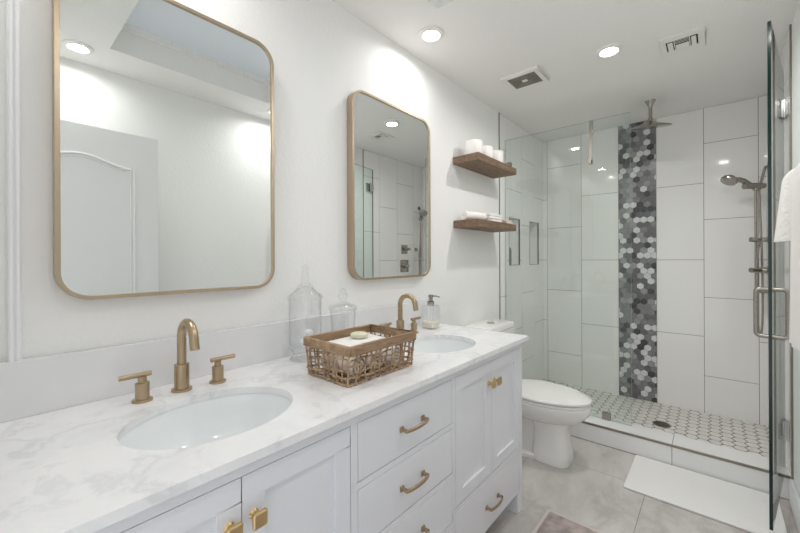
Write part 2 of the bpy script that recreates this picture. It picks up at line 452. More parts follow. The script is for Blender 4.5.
# exhaust fan
x0, x1, y0, y1 = .262, .502, 2.228, 2.452
t = thing('exhaust_fan', 'square exhaust fan cover with fine grey grille on the ceiling', 'fan', ((x0+x1)/2, (y0+y1)/2, H-.02))
mb = MB()
for r in rects_minus((x0, x1, y0, y1), [(x0+.03, x1-.03, y0+.03, y1-.03)]): mb.box(*r, H-.018, H-.0005)
mb.build('frame', 'fan_plastic', t, bevel=.003)
box(x0+.03, x1-.03, y0+.03, y1-.03, H-.004, H-.0006).build('cavity', 'cavity_grey', t)
mb = MB(); cx_, cy_ = (x0+x1)/2, (y0+y1)/2
for k in range(9):
    a = (x1-x0)/2-.032-k*.0095; b_ = (y1-y0)/2-.032-k*.0088
    if a < .012: break
    for r in rects_minus((cx_-a, cx_+a, cy_-b_, cy_+b_), [(cx_-a+.005, cx_+a-.005, cy_-b_+.005, cy_+b_-.005)]): mb.box(*r, H-.016, H-.008)
mb.box(cx_-.1, cx_+.1, cy_-.003, cy_+.003, H-.014, H-.009); mb.box(cx_-.003, cx_+.003, cy_-.09, cy_+.09, H-.014, H-.009)
mb.build('grille', 'grille_grey', t)
box(cx_-.016, cx_+.016, cy_-.014, cy_+.014, H-.018, H-.009).build('centre_button', 'fan_plastic', t, bevel=.002)

# air vents
def air_vent(x0, x1, y0, y1, label):
    t = thing('air_vent', label, 'vent', ((x0+x1)/2, (y0+y1)/2, H-.01), 'white ceiling air vents')
    ix0, ix1, iy0, iy1 = x0+.024, x1-.03, y0+.05, y1-.055
    mb = MB()
    for r in rects_minus((x0, x1, y0, y1), [(ix0, ix1, iy0, iy1)]): mb.box(*r, H-.008, H-.0005)
    mb.build('frame', 'fan_plastic', t, bevel=.002)
    box(ix0-.002, ix1+.002, iy0-.002, iy1+.002, H-.0025, H-.0006).build('cavity', 'cavity_dark', t)
    w_, dp = ix1-ix0, iy1-iy0
    ca, cb = ix0+w_*.30, ix0+w_*.72
    rot = lambda y, a: Matrix.Translation((0, y, H-.007)) @ Matrix.Rotation(a, 4, 'X')
    for k in range(3): box(ca, cb, -.006, .006, -.0007, .0007, mat=rot(iy0+.010+k*.015, math.radians(20))).build('slat', 'fan_plastic', t)
    box(ca, cb, -dp*.27, dp*.27, -.0008, .0008, mat=rot(iy1-dp*.27, math.radians(2))).build('slat', 'fan_plastic', t)
    for a, b_ in ((.05, .22), (.255, .285), (.735, .765), (.80, .95)):
        box(ix0+w_*a, ix0+w_*b_, iy0+(.012 if b_-a > .1 else 0), iy1, H-.009, H-.006).build('slat', 'fan_plastic', t)
    return t
air_vent(1.096, 1.287, 2.413, 2.636, 'white louvred air vent on the ceiling near the shower, right of the exhaust fan')
air_vent(.79, .98, .125, .305, 'white louvred air vent cut off at the top left of the near mirror')

# ------------------------------------------------------------------ vanity
XF = .587
V = thing('vanity_cabinet', 'long white shaker bathroom vanity with brass knobs and drawer pulls', 'cabinet', (.3, .9, 0))
Y0, Y1 = .028, 1.772
mb = MB()
mb.box(.006, XF-.0225, Y0+.002, Y1-.002, .101, .115); mb.box(.006, .016, Y0+.002, Y1-.002, .1155, .844)
for y in (Y0+.002, .644, 1.134, Y1-.018): mb.box(.0165, XF-.0225, y, y+.016, .1155, .844)
mb.build('carcass', 'cabinet_white', V)
LM, DM, RM = (.052, .640), (.664, 1.132), (1.154, 1.736)
openings = []
dz = [(.812-.1645, .812), (.465, .6295), (.2825, .447), (.101, .2645)]
for a, b_ in (LM, RM): openings += [(a, b_, .323, .812), (a, b_, .101, .305)]
openings += [(DM[0], DM[1], a, b_) for a, b_ in dz]
mb = MB()
for r in rects_minus((Y0, Y1, .101, .845), openings): mb.box(XF-.022, XF, r[0], r[1], r[2], r[3])
mb.build('face_frame', 'cabinet_white', V, bevel=.0008, bseg=1)
g = .002
def knob(par, y, z):
    mb = MB().lathe([(.011, 0), (.007, .004), (.006, .018), (.008, .022)], (XF, y, z), 16, axis='x')
    secs = []
    for dx, k in ((.020, .80), (.0225, 1), (.0275, 1), (.030, .84)):
        secs.append([(XF+dx, p[0], p[1]) for p in rrect(y, z, .0155*k, .0165*k, .005*k, 4)])
    mb.loft(secs); mb.build('knob', 'gold_knob', par)
def pull(par, y, z):
    mb = MB()
    for s in (-1, 1):
        mb.box(XF, XF+.006, y+s*.053-.008, y+s*.053+.008, z-.008, z+.008)
        mb.box(XF, XF+.026, y+s*.053-.0045, y+s*.053+.0045, z-.005, z+.005)
    secs = []
    for i in range(17):
        u_ = i/16*2-1; xx = XF+.022+.009*(1-u_*u_)**.8
        secs.append([(xx+dx, y+u_*.058, z+dz_) for dx, dz_ in ((-.0035, -.005), (.0035, -.005), (.0035, .005), (-.0035, .005))])
    mb.loft(secs); mb.build('pull', 'brass', par, bevel=.001)
def shaker(y0, y1, z0, z1):
    y0 += g; y1 -= g; z0 += g; z1 -= g; s = .05
    mb = MB()
    for r in rects_minus((y0, y1, z0, z1), [(y0+s, y1-s, z0+s, z1-s)]): mb.box(XF-.02, XF, *r)
    mb.box(XF-.018, XF-.009, y0+s-.004, y1-s+.004, z0+s-.004, z1-s+.004)
    return mb.build('door', 'cabinet_white', V, bevel=.001, bseg=1)
def drawer(y0, y1, z0, z1, pz=None):
    o = box(XF-.02, XF, y0+g, y1-g, z0+g, z1-g).build('drawer', 'cabinet_white', V, bevel=.0012, bseg=1)
    pull(o, (y0+y1)/2, pz or (z0+z1)/2)
for a, b_ in (LM, RM):
    c = (a+b_)/2
    o = shaker(a, c+.001, .323, .812); knob(o, c-.026, .722)
    o = shaker(c-.001, b_, .323, .812); knob(o, c+.026, .722)
    drawer(a, b_, .101, .305)
for a, b_ in dz: drawer(*DM, a, b_)
for x in (.045, XF-.055):
    for y in (Y0, Y1-.055): box(x, x+.055, y, y+.055, 0, .1005).build('leg', 'cabinet_white', V, bevel=.0015)
for y in (.62, 1.13): box(XF-.075, XF-.02, y, y+.05, 0, .1005).build('leg', 'cabinet_white', V, bevel=.0015)

# countertop with two oval openings
ZT, ZB = .865, .8452
SINKS = [(.352, .39, .163, .20), (.352, 1.383, .16, .195)]
mb = MB(); cx0, cx1, cy0, cy1 = .003, .611, YN+.004, 1.802
def flat(rect):
    x0, x1, y0, y1 = rect
    for z, fl in ((ZT, 0), (ZB, 1)): mb.add([(x0,y0,z),(x1,y0,z),(x1,y1,z),(x0,y1,z)], [(0,1,2,3) if not fl else (3,2,1,0)])
segs = [cy0, .39-.25, .39+.25, 1.383-.25, 1.383+.25, cy1]
for k in (0, 2, 4): flat((cx0, cx1, segs[k], segs[k+1]))
for (sx, sy, rx, ry), (ya, yb_) in zip(SINKS, ((segs[1], segs[2]), (segs[3], segs[4]))):
    angs = sorted([2*PI*k/72 for k in range(72)]+[math.atan2(yy-sy, xx-sx) % (2*PI) for xx in (cx0, cx1) for yy in (ya, yb_)])
    inn, outr = [], []
    for a in angs:
        ca, sa = math.cos(a), math.sin(a)
        rr_ = 1/math.sqrt((ca/rx)**2+(sa/ry)**2); inn.append((sx+rr_*ca, sy+rr_*sa))
        ts = []
        if ca > 1e-9: ts.append((cx1-sx)/ca)
        if ca < -1e-9: ts.append((cx0-sx)/ca)
        if sa > 1e-9: ts.append((yb_-sy)/sa)
        if sa < -1e-9: ts.append((ya-sy)/sa)
        q = min(ts); outr.append((sx+q*ca, sy+q*sa))
    n = len(angs)
    for z in (ZT, ZB):
        fq = [(n+k, n+(k+1) % n, (k+1) % n, k) for k in range(n)]
        mb.add([(p[0], p[1], z) for p in inn]+[(p[0], p[1], z) for p in outr], fq if z == ZT else [tuple(reversed(q)) for q in fq])
    mb.add([(p[0], p[1], ZT) for p in inn]+[(p[0], p[1], ZB) for p in inn], [(k, (k+1) % n, n+(k+1) % n, n+k) for k in range(n)], 0, True)
for (a, b_) in (((cx0,cy0),(cx1,cy0)), ((cx1,cy0),(cx1,cy1)), ((cx1,cy1),(cx0,cy1)), ((cx0,cy1),(cx0,cy0))):
    mb.add([(a[0],a[1],ZB),(b_[0],b_[1],ZB),(b_[0],b_[1],ZT),(a[0],a[1],ZT)], [(0,1,2,3)])
tag(mb.build('countertop', 'marble', origin=(.3, .9, ZB), flat=True), 'white marble countertop with two oval sink openings on the vanity', 'countertop')
tag(box(.002, .024, YN+.004, 1.802, ZT+.0002, 1.008).build('backsplash', 'backsplash_white', bevel=.0015), 'low white marble backsplash along the wall behind the faucets', 'backsplash')

def sink(sx, sy, rx, ry, label):
    t = thing('sink_basin', label, 'sink', (sx, sy, ZB-.16), 'undermount oval sinks')
    secs = []
    for k, z in ((1.10, ZB-.0005), (1.10, ZB-.012), (1.02, ZB-.013)): pass
    prof = [(1.06, -.0005), (1.02, -.0007), (1.0, -.012), (.965, -.05), (.90, -.085), (.77, -.115), (.55, -.135), (.30, -.146), (.11, -.150)]
    ou = [(.11, -.158), (.35, -.155), (.62, -.145), (.84, -.125), (.96, -.09), (1.03, -.05), (1.06, -.012)]
    for k, z in prof+ou: secs.append([(sx+rx*k*math.cos(2*PI*i/56), sy+ry*k*math.sin(2*PI*i/56), ZB+z) for i in range(56)])
    MB().loft(secs, loop=True).build('bowl', 'sink_white', t)
    MB().lathe([(.022, 0), (.024, .004), (.016, .005), (.014, .002)], (sx, sy, ZB-.152), 24).build('drain', 'brass', t)
sink(*SINKS[0], 'white oval undermount sink nearest the camera, left of the wicker basket')
sink(*SINKS[1], 'white oval undermount sink at the far end of the counter, right of the basket')

def arc(c, r, a0, a1, n, ax, up=Vector((0, 0, 1))):
    return [Vector(c)+ax*(r*math.cos(math.radians(a0+(a1-a0)*i/n)))+up*(r*math.sin(math.radians(a0+(a1-a0)*i/n))) for i in range(n+1)]
def faucet(x, y, label):
    t = thing('faucet', label, 'faucet', (x, y, ZT), 'brass widespread faucets')
    mb = MB().lathe([(.0275, 0), (.0275, .006), (.026, .007), (.020, .0075), (.020, .078), (.0195, .079), (.013, .0795)], (x, y, ZT+.0003), 28)
    sp = mb.build('spout_base', 'brass', t)
    R_ = .049
    pts = [(x, y, ZT+.075), (x, y, ZT+.11), (x, y, ZT+.145)]+arc((x+R_, y, ZT+.158), R_, 180, 0, 18, Vector((1,0,0)))
    e = Vector(pts[-1]); pts.append(e+Vector((.003, 0, -.012))); pts.append(e+Vector((.006, 0, -.022)))
    MB().tube(pts, .0125, 20).build('spout', 'brass', t)
    for s in (-1, 1):
        yy = y+s*.101
        hb = MB().lathe([(.0245, 0), (.0245, .005), (.023, .006), (.017, .0065), (.017, .05), (.0162, .051), (.010, .0515), (.010, .068)], (x+.008, yy, ZT+.0003), 28).build('handle_base', 'brass', t)
        a = Vector((x+.008, yy-s*.021, ZT+.073)); b_ = Vector((x+.008, yy+s*.053, ZT+.073))
        MB().tube([a, b_], .0068, 14).build('lever', 'brass', hb)
    return t
F1 = faucet(.112, .39, 'brushed brass widespread faucet behind the near sink, under the large mirror')
dup(F1, (.112, 1.390, ZT), 'brushed brass widespread faucet behind the far sink, partly hidden by the basket')

# ------------------------------------------------------------------ mirrors
def mirror(y0, y1, z0, z1, label):
    t = thing('mirror', label, 'mirror', (0, (y0+y1)/2, z0), 'gold framed rounded mirrors')
    cy_, cz_, hw, hh = (y0+y1)/2, (z0+z1)/2, (y1-y0)/2, (z1-z0)/2
    X = .042; fr = .0115; r = .075
    o = rrect(cy_, cz_, hw, hh, r, 12); i = rrect(cy_, cz_, hw-fr, hh-fr, r-fr, 12)
    secs = [[(xx, p[0], p[1]) for p in q] for q, xx in ((o, .001), (o, X), (i, X), (i, X-.008), (i, .001))]
    MB().loft(secs, loop=True, smooth=True).build('frame', 'frame_gold', t, bevel=.0012)
    q = rrect(cy_, cz_, hw-fr+.0005, hh-fr+.0005, r-fr, 12)
    MB().loft([[(.002, p[0], p[1]) for p in q], [(X-.006, p[0], p[1]) for p in q]]).build('mirror_glass', 'mirror_silver', t)
mirror(.121, .737, 1.148, 2.070, 'large rounded mirror in thin gold frame above the near sink, reflecting a door')
mirror(1.136, 1.752, 1.153, 2.070, 'rounded gold framed mirror above the far sink, reflecting the shower')

# ------------------------------------------------------------------ things on the counter
def tapered(prof_out, prof_in): return prof_out+list(reversed(prof_in))
# apothecary jars
def jar_tall(x, y):
    t = thing('apothecary_jar', 'tall footed clear glass jar with pointed lid, left of the smaller jar', 'jar', (x, y, ZT), 'clear glass lidded jars')
    z = ZT+.0004
    outer = [(.058, 0), (.060, .003), (.058, .006), (.050, .010), (.046, .022), (.050, .036), (.060, .040), (.0625, .046), (.0625, .235)]
    inner = [(.060, .235), (.060, .062), (.055, .054), (.020, .050)]
    MB().lathe(outer+inner, (x, y, z), 40).build('bowl', 'jar_glass', t)
    lid = [(.0655, .2365), (.068, .239), (.067, .245), (.058, .254), (.044, .265), (.034, .275), (.029, .284), (.029, .287), (.022, .289), (.0205, .294), (.0125, .299), (.0125, .312), (.016, .316), (.016, .319), (.0115, .323), (.0135, .333), (.009, .340), (.0105, .348), (.010, .362), (.004, .371)]
    lin_ = [(.061, .238), (.055, .251), (.040, .263), (.028, .277), (.010, .284)]
    l = MB().lathe(list(reversed(lin_))+lid, (x, y, z), 40).build('lid', 'jar_glass', t)
    return t
J1 = (.106, .829)
jar_tall(*J1)
def jar_short(x, y):
    t = thing('apothecary_jar', 'smaller clear glass lidded jar partly hidden behind the wicker basket', 'jar', (x, y, ZT), 'clear glass lidded jars')
    z = ZT+.0004
    outer = [(.040, 0), (.042, .004), (.036, .010), (.042, .02), (.049, .05), (.055, .172)]
    inner = [(.0525, .172), (.046, .052), (.038, .026), (.015, .020)]
    MB().lathe(outer+inner, (x, y, z), 40).build('bowl', 'jar_glass', t)
    lid = [(.0575, .1735), (.060, .177), (.060, .186), (.056, .190), (.030, .199), (.014, .206), (.010, .214), (.020, .224), (.022, .232), (.016, .242), (.012, .246), (.014, .252), (.012, .259), (.004, .263)]
    MB().lathe([(.008, .196), (.028, .192), (.050, .180), (.050, .175)]+lid, (x, y, z), 40).build('lid', 'jar_glass', t)
jar_short(.108, 1.018)
# cotton balls in the tall jar
def ball(x, y, z, r, label, seed):
    rg = random.Random(seed); secs = []; ph = [rg.uniform(0, 6) for _ in range(4)]
    for i in range(1, 12):
        th = PI*i/12; q = []
        for k in range(20):
            a = 2*PI*k/20; rr_ = r*(1+.05*math.sin(3*a+ph[0]+i*.5)+.04*math.sin(5*th+ph[1]))
            q.append((x+rr_*math.sin(th)*math.cos(a), y+rr_*math.sin(th)*math.sin(a), z-rr_*math.cos(th)))
        secs.append(q)
    return tag(MB().loft(secs).build('cotton_ball', 'cotton'), label, 'cotton ball', 'cotton balls in the tall jar')
zb = ZT+.0505
ball(J1[0]+.020, J1[1]-.016, zb+.0205, .0185, 'white cotton ball at the bottom left inside the tall jar', 1)
ball(J1[0]+.012, J1[1]+.022, zb+.0205, .0185, 'white cotton ball at the bottom right inside the tall jar', 2)
ball(J1[0]+.014, J1[1]+.004, zb+.0505, .0175, 'topmost white cotton ball in the tall jar', 3)

# soap dispenser
x, y = .110, 1.655
t = thing('soap_dispenser', 'clear glass soap dispenser with metal pump beside the far sink', 'soap dispenser', (x, y, ZT))
def rsec(hw, z, r): return [(p[0], p[1], z) for p in rrect(x, y, hw, hw, r, 6)]
zz = ZT+.0004
secs = [rsec(.040, zz, .012), rsec(.042, zz+.004, .013), rsec(.042, zz+.122, .013), rsec(.036, zz+.130, .013), rsec(.016, zz+.133, .013), rsec(.016, zz+.14, .012),
        rsec(.012, zz+.14, .010), rsec(.012, zz+.130, .010), rsec(.033, zz+.126, .011), rsec(.038, zz+.118, .011), rsec(.038, zz+.008, .011)]
MB().loft(secs).build('bottle', 'jar_glass', t)
MB().loft([rsec(.0372, zz+.0085, .011), rsec(.0372, zz+.036, .011)]).build('liquid', 'liquid_soap', t)
pm = MB().lathe([(.019, 0), (.020, .004), (.020, .016), (.012, .020), (.010, .036), (.014, .038), (.014, .052), (.011, .054)], (x, y, zz+.134), 24)
pm.tube([(x, y, zz+.180), (x+.02, y+.02, zz+.180), (x+.038, y+.034, zz+.174)], .0042, 10)
pm.build('pump', 'nickel', t)
MB().tube([(x, y, zz+.02), (x, y, zz+.134)], .003, 8).build('dip_tube', 'plastic_white', t)

# wicker basket ------------------------------------------------------------
bx0, bx1, by0, by1 = .274, .480, .724, 1.030        # foot
rx0, rx1, ry0, ry1 = .262, .498, .712, 1.036        # rim
BZ = .992; RB = .030
B = thing('wicker_basket', 'open twig basket with wooden rim on the marble counter', 'basket', ((bx0+bx1)/2, (by0+by1)/2, ZT))
mb = MB(); th = .011
zb0 = BZ-RB
for a in ((rx0, rx1, ry0, ry0+th), (rx0, rx1, ry1-th, ry1), (rx0, rx0+th, ry0+th, ry1-th), (rx1-th, rx1, ry0+th, ry1-th)): mb.box(*a, zb0, BZ)
mb.build('rim', 'basket_wood', B, bevel=.003)
rg = random.Random(11)
def wall_pt(side, u_, v_, out=0.0):
    """u along the side 0..1, v from foot 0 to rim 1"""
    x0 = bx0+(rx0+.006-bx0)*v_; x1 = bx1+(rx1-.006-bx1)*v_; y0 = by0+(ry0+.006-by0)*v_; y1 = by1+(ry1-.006-by1)*v_
    z = ZT+.004+(zb0-ZT-.002)*v_
    if side == 0: return Vector((x0+(x1-x0)*u_, y0-out, z))
    if side == 1: return Vector((x1+out, y0+(y1-y0)*u_, z))
    if side == 2: return Vector((x1-(x1-x0)*u_, y1+out, z))
    return Vector((x0-out, y1-(y1-y0)*u_, z))
mb = MB()
for side in range(4):
    ns = 9 if side in (0, 2) else 13
    for k in range(ns+1):
        u0 = min(.995, max(.005, k/ns+rg.uniform(-.015, .015))); r_ = rg.uniform(.0022, .0036); wv = rg.uniform(-.03, .03)
        mb.tube([wall_pt(side, min(.998, max(.002, u0+wv*math.sin(v_*PI))), v_, (.0015 if k % 2 else -.0015)) for v_ in [i/8 for i in range(9)]], r_, 7)
    for k in range(5):
        v0 = .03+k*.2+rg.uniform(-.02, .02); r_ = rg.uniform(.0018, .0034) if k > 1 else .0036; ph = rg.uniform(0, 6)
        u1 = 1.0 if k < 3 or rg.random() > .35 else rg.uniform(.55, .9); us = 0.0 if k < 3 or rg.random() > .35 else rg.uniform(.05, .3)
        mb.tube([wall_pt(side, us+(u1-us)*i/30, min(.97, max(.0, v0+.03*math.sin(ph+i*.3)+.012*math.sin(i*1.1+k))), .003*(1 if (i+k) % 2 else -1)) for i in range(31)], r_, 7)
mb.build('twig_weave', 'twig', B)
mb = MB()
for k in range(8):
    yy = by0+.02+k*(by1-by0-.04)/7; mb.tube([(bx0, yy, ZT+.0038), (bx1, yy, ZT+.0038)], .003, 7)
for k in range(5):
    xx = bx0+.02+k*(bx1-bx0-.04)/4; mb.tube([(xx, by0, ZT+.0062), (xx, by1, ZT+.0062)], .003, 7)
mb.build('twig_base', 'twig', B)

def roll(name, c, axis, R, length, mat, label, cat, group=None, turns=2.7, core=.006, th=.0095):
    """cloth rolled up: a spiral band; axis = unit vector of the roll's length"""
    ax = Vector(axis).normalized(); up = Vector((0, 0, 1)); sd = up.cross(ax).normalized()
    n = int(turns*26); out, inn = [], []
    for i in range(n+1):
        a = 2*PI*turns*i/n; r_ = core+(R-core)*i/n
        d_ = sd*math.cos(a)+up*math.sin(a)
        out.append(d_*r_); inn.append(d_*(r_-th*.74))
    path = out+list(reversed(inn)); secs = []
    for s_, k in ((-.5, .97), (-.49, 1), (-.2, 1.01), (.2, 1.0), (.49, 1), (.5, .97)):
        secs.append([Vector(c)+ax*(length*s_)+p*k for p in path])
    mb = MB().loft(secs, caps=False)
    m_ = len(out)
    for e, sec in ((0, secs[0]), (1, secs[-1])):
        for i in range(m_-1):
            mb.add([sec[i], sec[i+1], sec[2*m_-2-i], sec[2*m_-1-i]], [(0, 1, 2, 3)])
    return tag(mb.build(name, mat), label, cat, group)
fz = ZT+.0095
roll('rolled_washcloth', (.388, .784, fz+.040), (1, 0.04, 0), .039, .15, 'towel_beige', 'beige striped washcloth rolled up at the near end of the basket', 'washcloth', 'rolled washcloths in the basket')
roll('rolled_washcloth', (.388, .874, fz+.040), (1, -.06, 0), .039, .15, 'towel_beige', 'beige striped washcloth rolled up in the middle of the basket', 'washcloth', 'rolled washcloths in the basket')
roll('rolled_washcloth', (.392, .966, fz+.039), (1, .03, 0), .037, .14, 'towel_white', 'white washcloth rolled up at the far end of the basket', 'washcloth', 'rolled washcloths in the basket')
def soft_slab(cx, cy, z0, hx, hy, h, rot, layers, seed, r=.012):
    rg = random.Random(seed); mb = MB(); c, s = math.cos(rot), math.sin(rot)
    for L in range(layers):
        zz0 = z0+h*L/layers; hh = h/layers*.97; dx, dy = rg.uniform(-.004, .004), rg.uniform(-.004, .004); ph = rg.uniform(0, 6)
        secs = []
        for f_, k in ((0, .95), (.2, 1), (.8, 1), (1, .955)):
            q = []
            for px, py in rrect(0, 0, hx*k, hy*k, r, 5):
                wob = .004*math.sin(px*60+ph)+.004*math.sin(py*50+ph*2)
                X, Y = px+dx, py+dy
                q.append((cx+X*c-Y*s, cy+X*s+Y*c, zz0+hh*f_+(wob if (f_ > .5 and L == layers-1) else 0)))
            secs.append(q)
        mb.loft(secs)
    return mb
tag(soft_slab(.358, .868, fz+.0805, .058, .112, .017, .08, 2, 4, .02).build('folded_washcloth', 'towel_white'), 'white folded washcloth lying on top of the rolls in the basket', 'washcloth')
x, y, z = .345, .895, fz+.0975
tag(MB().lathe([(.027, 0), (.032, .003), (.033, .008), (.032, .013), (.027, .016), (.010, .017)], (x, y, z), 32).build('soap_bar', 'soap_cream'), 'round cream bar of soap on the white cloth in the basket', 'soap')

# ------------------------------------------------------------------ wall shelves and what is on them
def shelf(z0, z1, y0, y1, label):
    return tag(box(.0005, .193, y0, y1, z0, z1).build('wall_shelf', 'shelf_wood', bevel=.002), label, 'shelf', 'floating wooden shelves')
shelf(1.886, 1.934, 2.062, 2.645, 'upper thick brown wooden floating shelf holding toilet paper')
shelf(1.461, 1.510, 2.066, 2.638, 'lower thick brown wooden floating shelf holding rolled towels')
def tp(x, y, label):
    t = thing('toilet_paper_roll', label, 'toilet paper', (x, y, 1.934), 'toilet paper rolls on the upper shelf')
    MB().lathe([(.020, 0), (.0545, 0), (.057, .004), (.057, .100), (.0545, .104), (.022, .104), (.021, .102), (.020, .002)], (x, y, 1.9345), 36, caps=False).build('paper', 'paper_white', t)
    MB().lathe([(.0205, .0005), (.0205, .103), (.0185, .103), (.0185, .0005)], (x, y, 1.9345), 24, caps=False).build('core', 'cardboard', t)
    return t
tp(.105, 2.160, 'white toilet paper roll at the near left end of the upper shelf')
tp(.095, 2.330, 'white toilet paper roll in the middle of the upper shelf')
tp(.100, 2.480, 'white toilet paper roll nearest the shower on the upper shelf')
roll('rolled_towel', (.088, 2.186, 1.5105+.034), (.24, 1, 0), .0335, .19, 'towel_white', 'white towel rolled lengthwise at the front of the lower shelf', 'towel', turns=3.0, th=.011)
tag(soft_slab(.105, 2.392, 1.5106, .055, .090, .060, 0.0, 3, 9, .02).build('folded_towel', 'towel_white'), 'small white folded towel in the middle of the lower shelf', 'towel')
tag(soft_slab(.125, 2.572, 1.5106, .050, .052, .032, 0.0, 2, 12).build('folded_washcloth', 'towel_pink'), 'pale pinkish folded cloth at the shower end of the lower shelf', 'washcloth')

# ------------------------------------------------------------------ toilet
TY = 2.36
T = thing('toilet', 'white elongated two-piece toilet between the vanity and the shower', 'toilet', (.4, TY, 0))
def egg(x0, x1, w_, z, xm=None, n=48, p=2.0):
    xm = xm if xm is not None else x0+(x1-x0)*.42
    q = []
    for i in range(n):
        a = 2*PI*i/n; c, s = math.cos(a), math.sin(a)
        cc = math.copysign(abs(c)**(2/p), c); ss = math.copysign(abs(s)**(2/p), s)
        q.append((xm+(x1-xm)*cc if c > 0 else xm+(xm-x0)*cc, TY+w_*ss, z))
    return q
secs = [egg(.24, .630, .088, .232, .45, p=2.4), egg(.21, .675, .122, .250, .44), egg(.19, .725, .157, .280, .44), egg(.19, .754, .176, .312, .45), egg(.19, .766, .183, .342, .46), egg(.19, .766, .183, .359, .46), egg(.20, .758, .177, .367, .46)]
MB().loft(secs).build('bowl', 'porcelain', T)
secs = [egg(.435, .655, .114, .001, .54, p=4), egg(.435, .657, .115, .010, .54, p=4), egg(.437, .650, .108, .05, .54, p=4), egg(.44, .640, .100, .12, .54, p=3.6), egg(.44, .630, .094, .19, .54, p=3.2), egg(.42, .632, .098, .245, .53, p=2.8)]
MB().loft(secs).build('pedestal', 'porcelain', T)
MB().loft([egg(.06, .50, .075, .030, .28, p=4), egg(.06, .50, .070, .15, .28, p=4), egg(.10, .50, .066, .25, .28, p=3)]).build('trapway', 'porcelain', T)
MB().loft([egg(.06, .50, .118, .0005, .28, p=5), egg(.06, .50, .118, .024, .28, p=5), egg(.065, .495, .110, .030, .28, p=5)]).build('foot', 'porcelain', T)
MB().loft([egg(.26, .756, .178, .3675, .47), egg(.255, .764, .183, .371, .47), egg(.255, .764, .183, .380, .47), egg(.26, .758, .178, .384, .47)]).build('seat', 'porcelain', T)
MB().loft([egg(.25, .758, .180, .3875, .47), egg(.245, .766, .185, .391, .47), egg(.245, .766, .185, .401, .47), egg(.255, .752, .176, .410, .47), egg(.30, .67, .12, .415, .47)]).build('lid', 'porcelain', T)
for s in (-1, 1): box(.222, .262, TY+s*.07-.018, TY+s*.07+.018, .367, .40).build('hinge_cap', 'porcelain', T, bevel=.004)
def rs(cx, hx, hy, z, r): return [(p[0], p[1], z) for p in rrect(cx, TY, hx, hy, r, 6)]
MB().loft([rs(.112, .075, .165, .36, .035), rs(.112, .085, .185, .42, .035), rs(.115, .092, .200, .60, .035), rs(.117, .096, .205, .752, .035)]).build('tank', 'porcelain', T)
tl = MB().loft([rs(.112, .098, .208, .7525, .04), rs(.112, .102, .212, .758, .04), rs(.112, .102, .212, .785, .04), rs(.112, .097, .207, .794, .04), rs(.112, .076, .186, .798, .04)]).build('tank_lid', 'porcelain', T)
MB().lathe([(.026, 0), (.026, .004), (.024, .006), (.010, .006)], (.120, TY, .7965), 28).build('flush_button', 'nickel', tl)
box(.05, .20, TY-.09, TY+.09, .24, .365).build('tank_mount', 'porcelain', T, bevel=.03, bseg=4)

# ------------------------------------------------------------------ floor textiles
mb = MB()
secs = []
for z, k in ((.0005, .0), (.004, -.004), (.010, -.004), (.012, .002)):
    secs.append([(p[0], p[1], z) for p in rrect(1.252, 2.497, .308-k, .207-k, .012, 4)])
mb.loft(secs)
tag(mb.build('bath_mat', 'mat_white'), 'white terry bath mat lying along the shower curb', 'bath mat')
t = thing('area_rug', 'pinkish grey rug cut off at the bottom edge, beside the vanity', 'rug', (1.0, 1.35, 0))
rot = lambda p: p
MB().loft([[(p[0], p[1], z) for p in rrect(1.0, 1.33, .312-k, .512-k, .008, 4)] for z, k in ((.0004, 0), (.006, 0), (.007, .001))]).build('border', 'rug_edge', t)
MB().loft([[(p[0], p[1], z) for p in rrect(1.0, 1.33, .297-k, .497-k, .006, 4)] for z, k in ((.0065, 0), (.0095, 0), (.0105, .002))]).build('pile', 'rug_pink', t)

# ------------------------------------------------------------------ shower glass
YG = 2.860
P_ = thing('shower_screen', 'fixed clear glass shower panel on the curb beside the toilet', 'shower panel', (.45, YG, CT))
def glass_slab(parent, p0, p1, z0, z1, th, edge, edge_name):
    """vertical slab from p0 to p1 (xy), split into its clear body and its polished rim"""
    p0, p1 = Vector((*p0, 0)), Vector((*p1, 0)); d_ = (p1-p0).normalized(); n_ = Vector((-d_.y, d_.x, 0))*(th/2)
    c = [p0-n_, p1-n_, p1+n_, p0+n_]
    mb = MB()
    for a, b_ in ((0, 1), (2, 3)): mb.add([(c[a].x, c[a].y, z0), (c[b_].x, c[b_].y, z0), (c[b_].x, c[b_].y, z1), (c[a].x, c[a].y, z1)], [(0, 1, 2, 3)], 0)
    for a, b_ in ((1, 2), (3, 0)): mb.add([(c[a].x, c[a].y, z0), (c[b_].x, c[b_].y, z0), (c[b_].x, c[b_].y, z1), (c[a].x, c[a].y, z1)], [(0, 1, 2, 3)], 1)
    for z in (z0, z1): mb.add([(q.x, q.y, z) for q in c], [(0, 1, 2, 3)], 1)
    return mb.build('glass', ['panel_glass', edge], parent)
glass_slab(P_, (.004, YG), (.897, YG), CT+.003, 2.238, .010, 'edge_pale', 'e')
def clamp(x, z, n):
    mb = MB()
    for s in (-1, 1): mb.box(x-.026, x+.026, YG+s*.0055-(.008 if s < 0 else 0), YG+s*.0055+(.008 if s > 0 else 0), z, z+.05)
    return mb.build('clamp', 'nickel', P_, bevel=.001)
clamp(.745, CT+.0005, 0); clamp(.030, 2.0, 1)
clamp(.030, .45, 2)
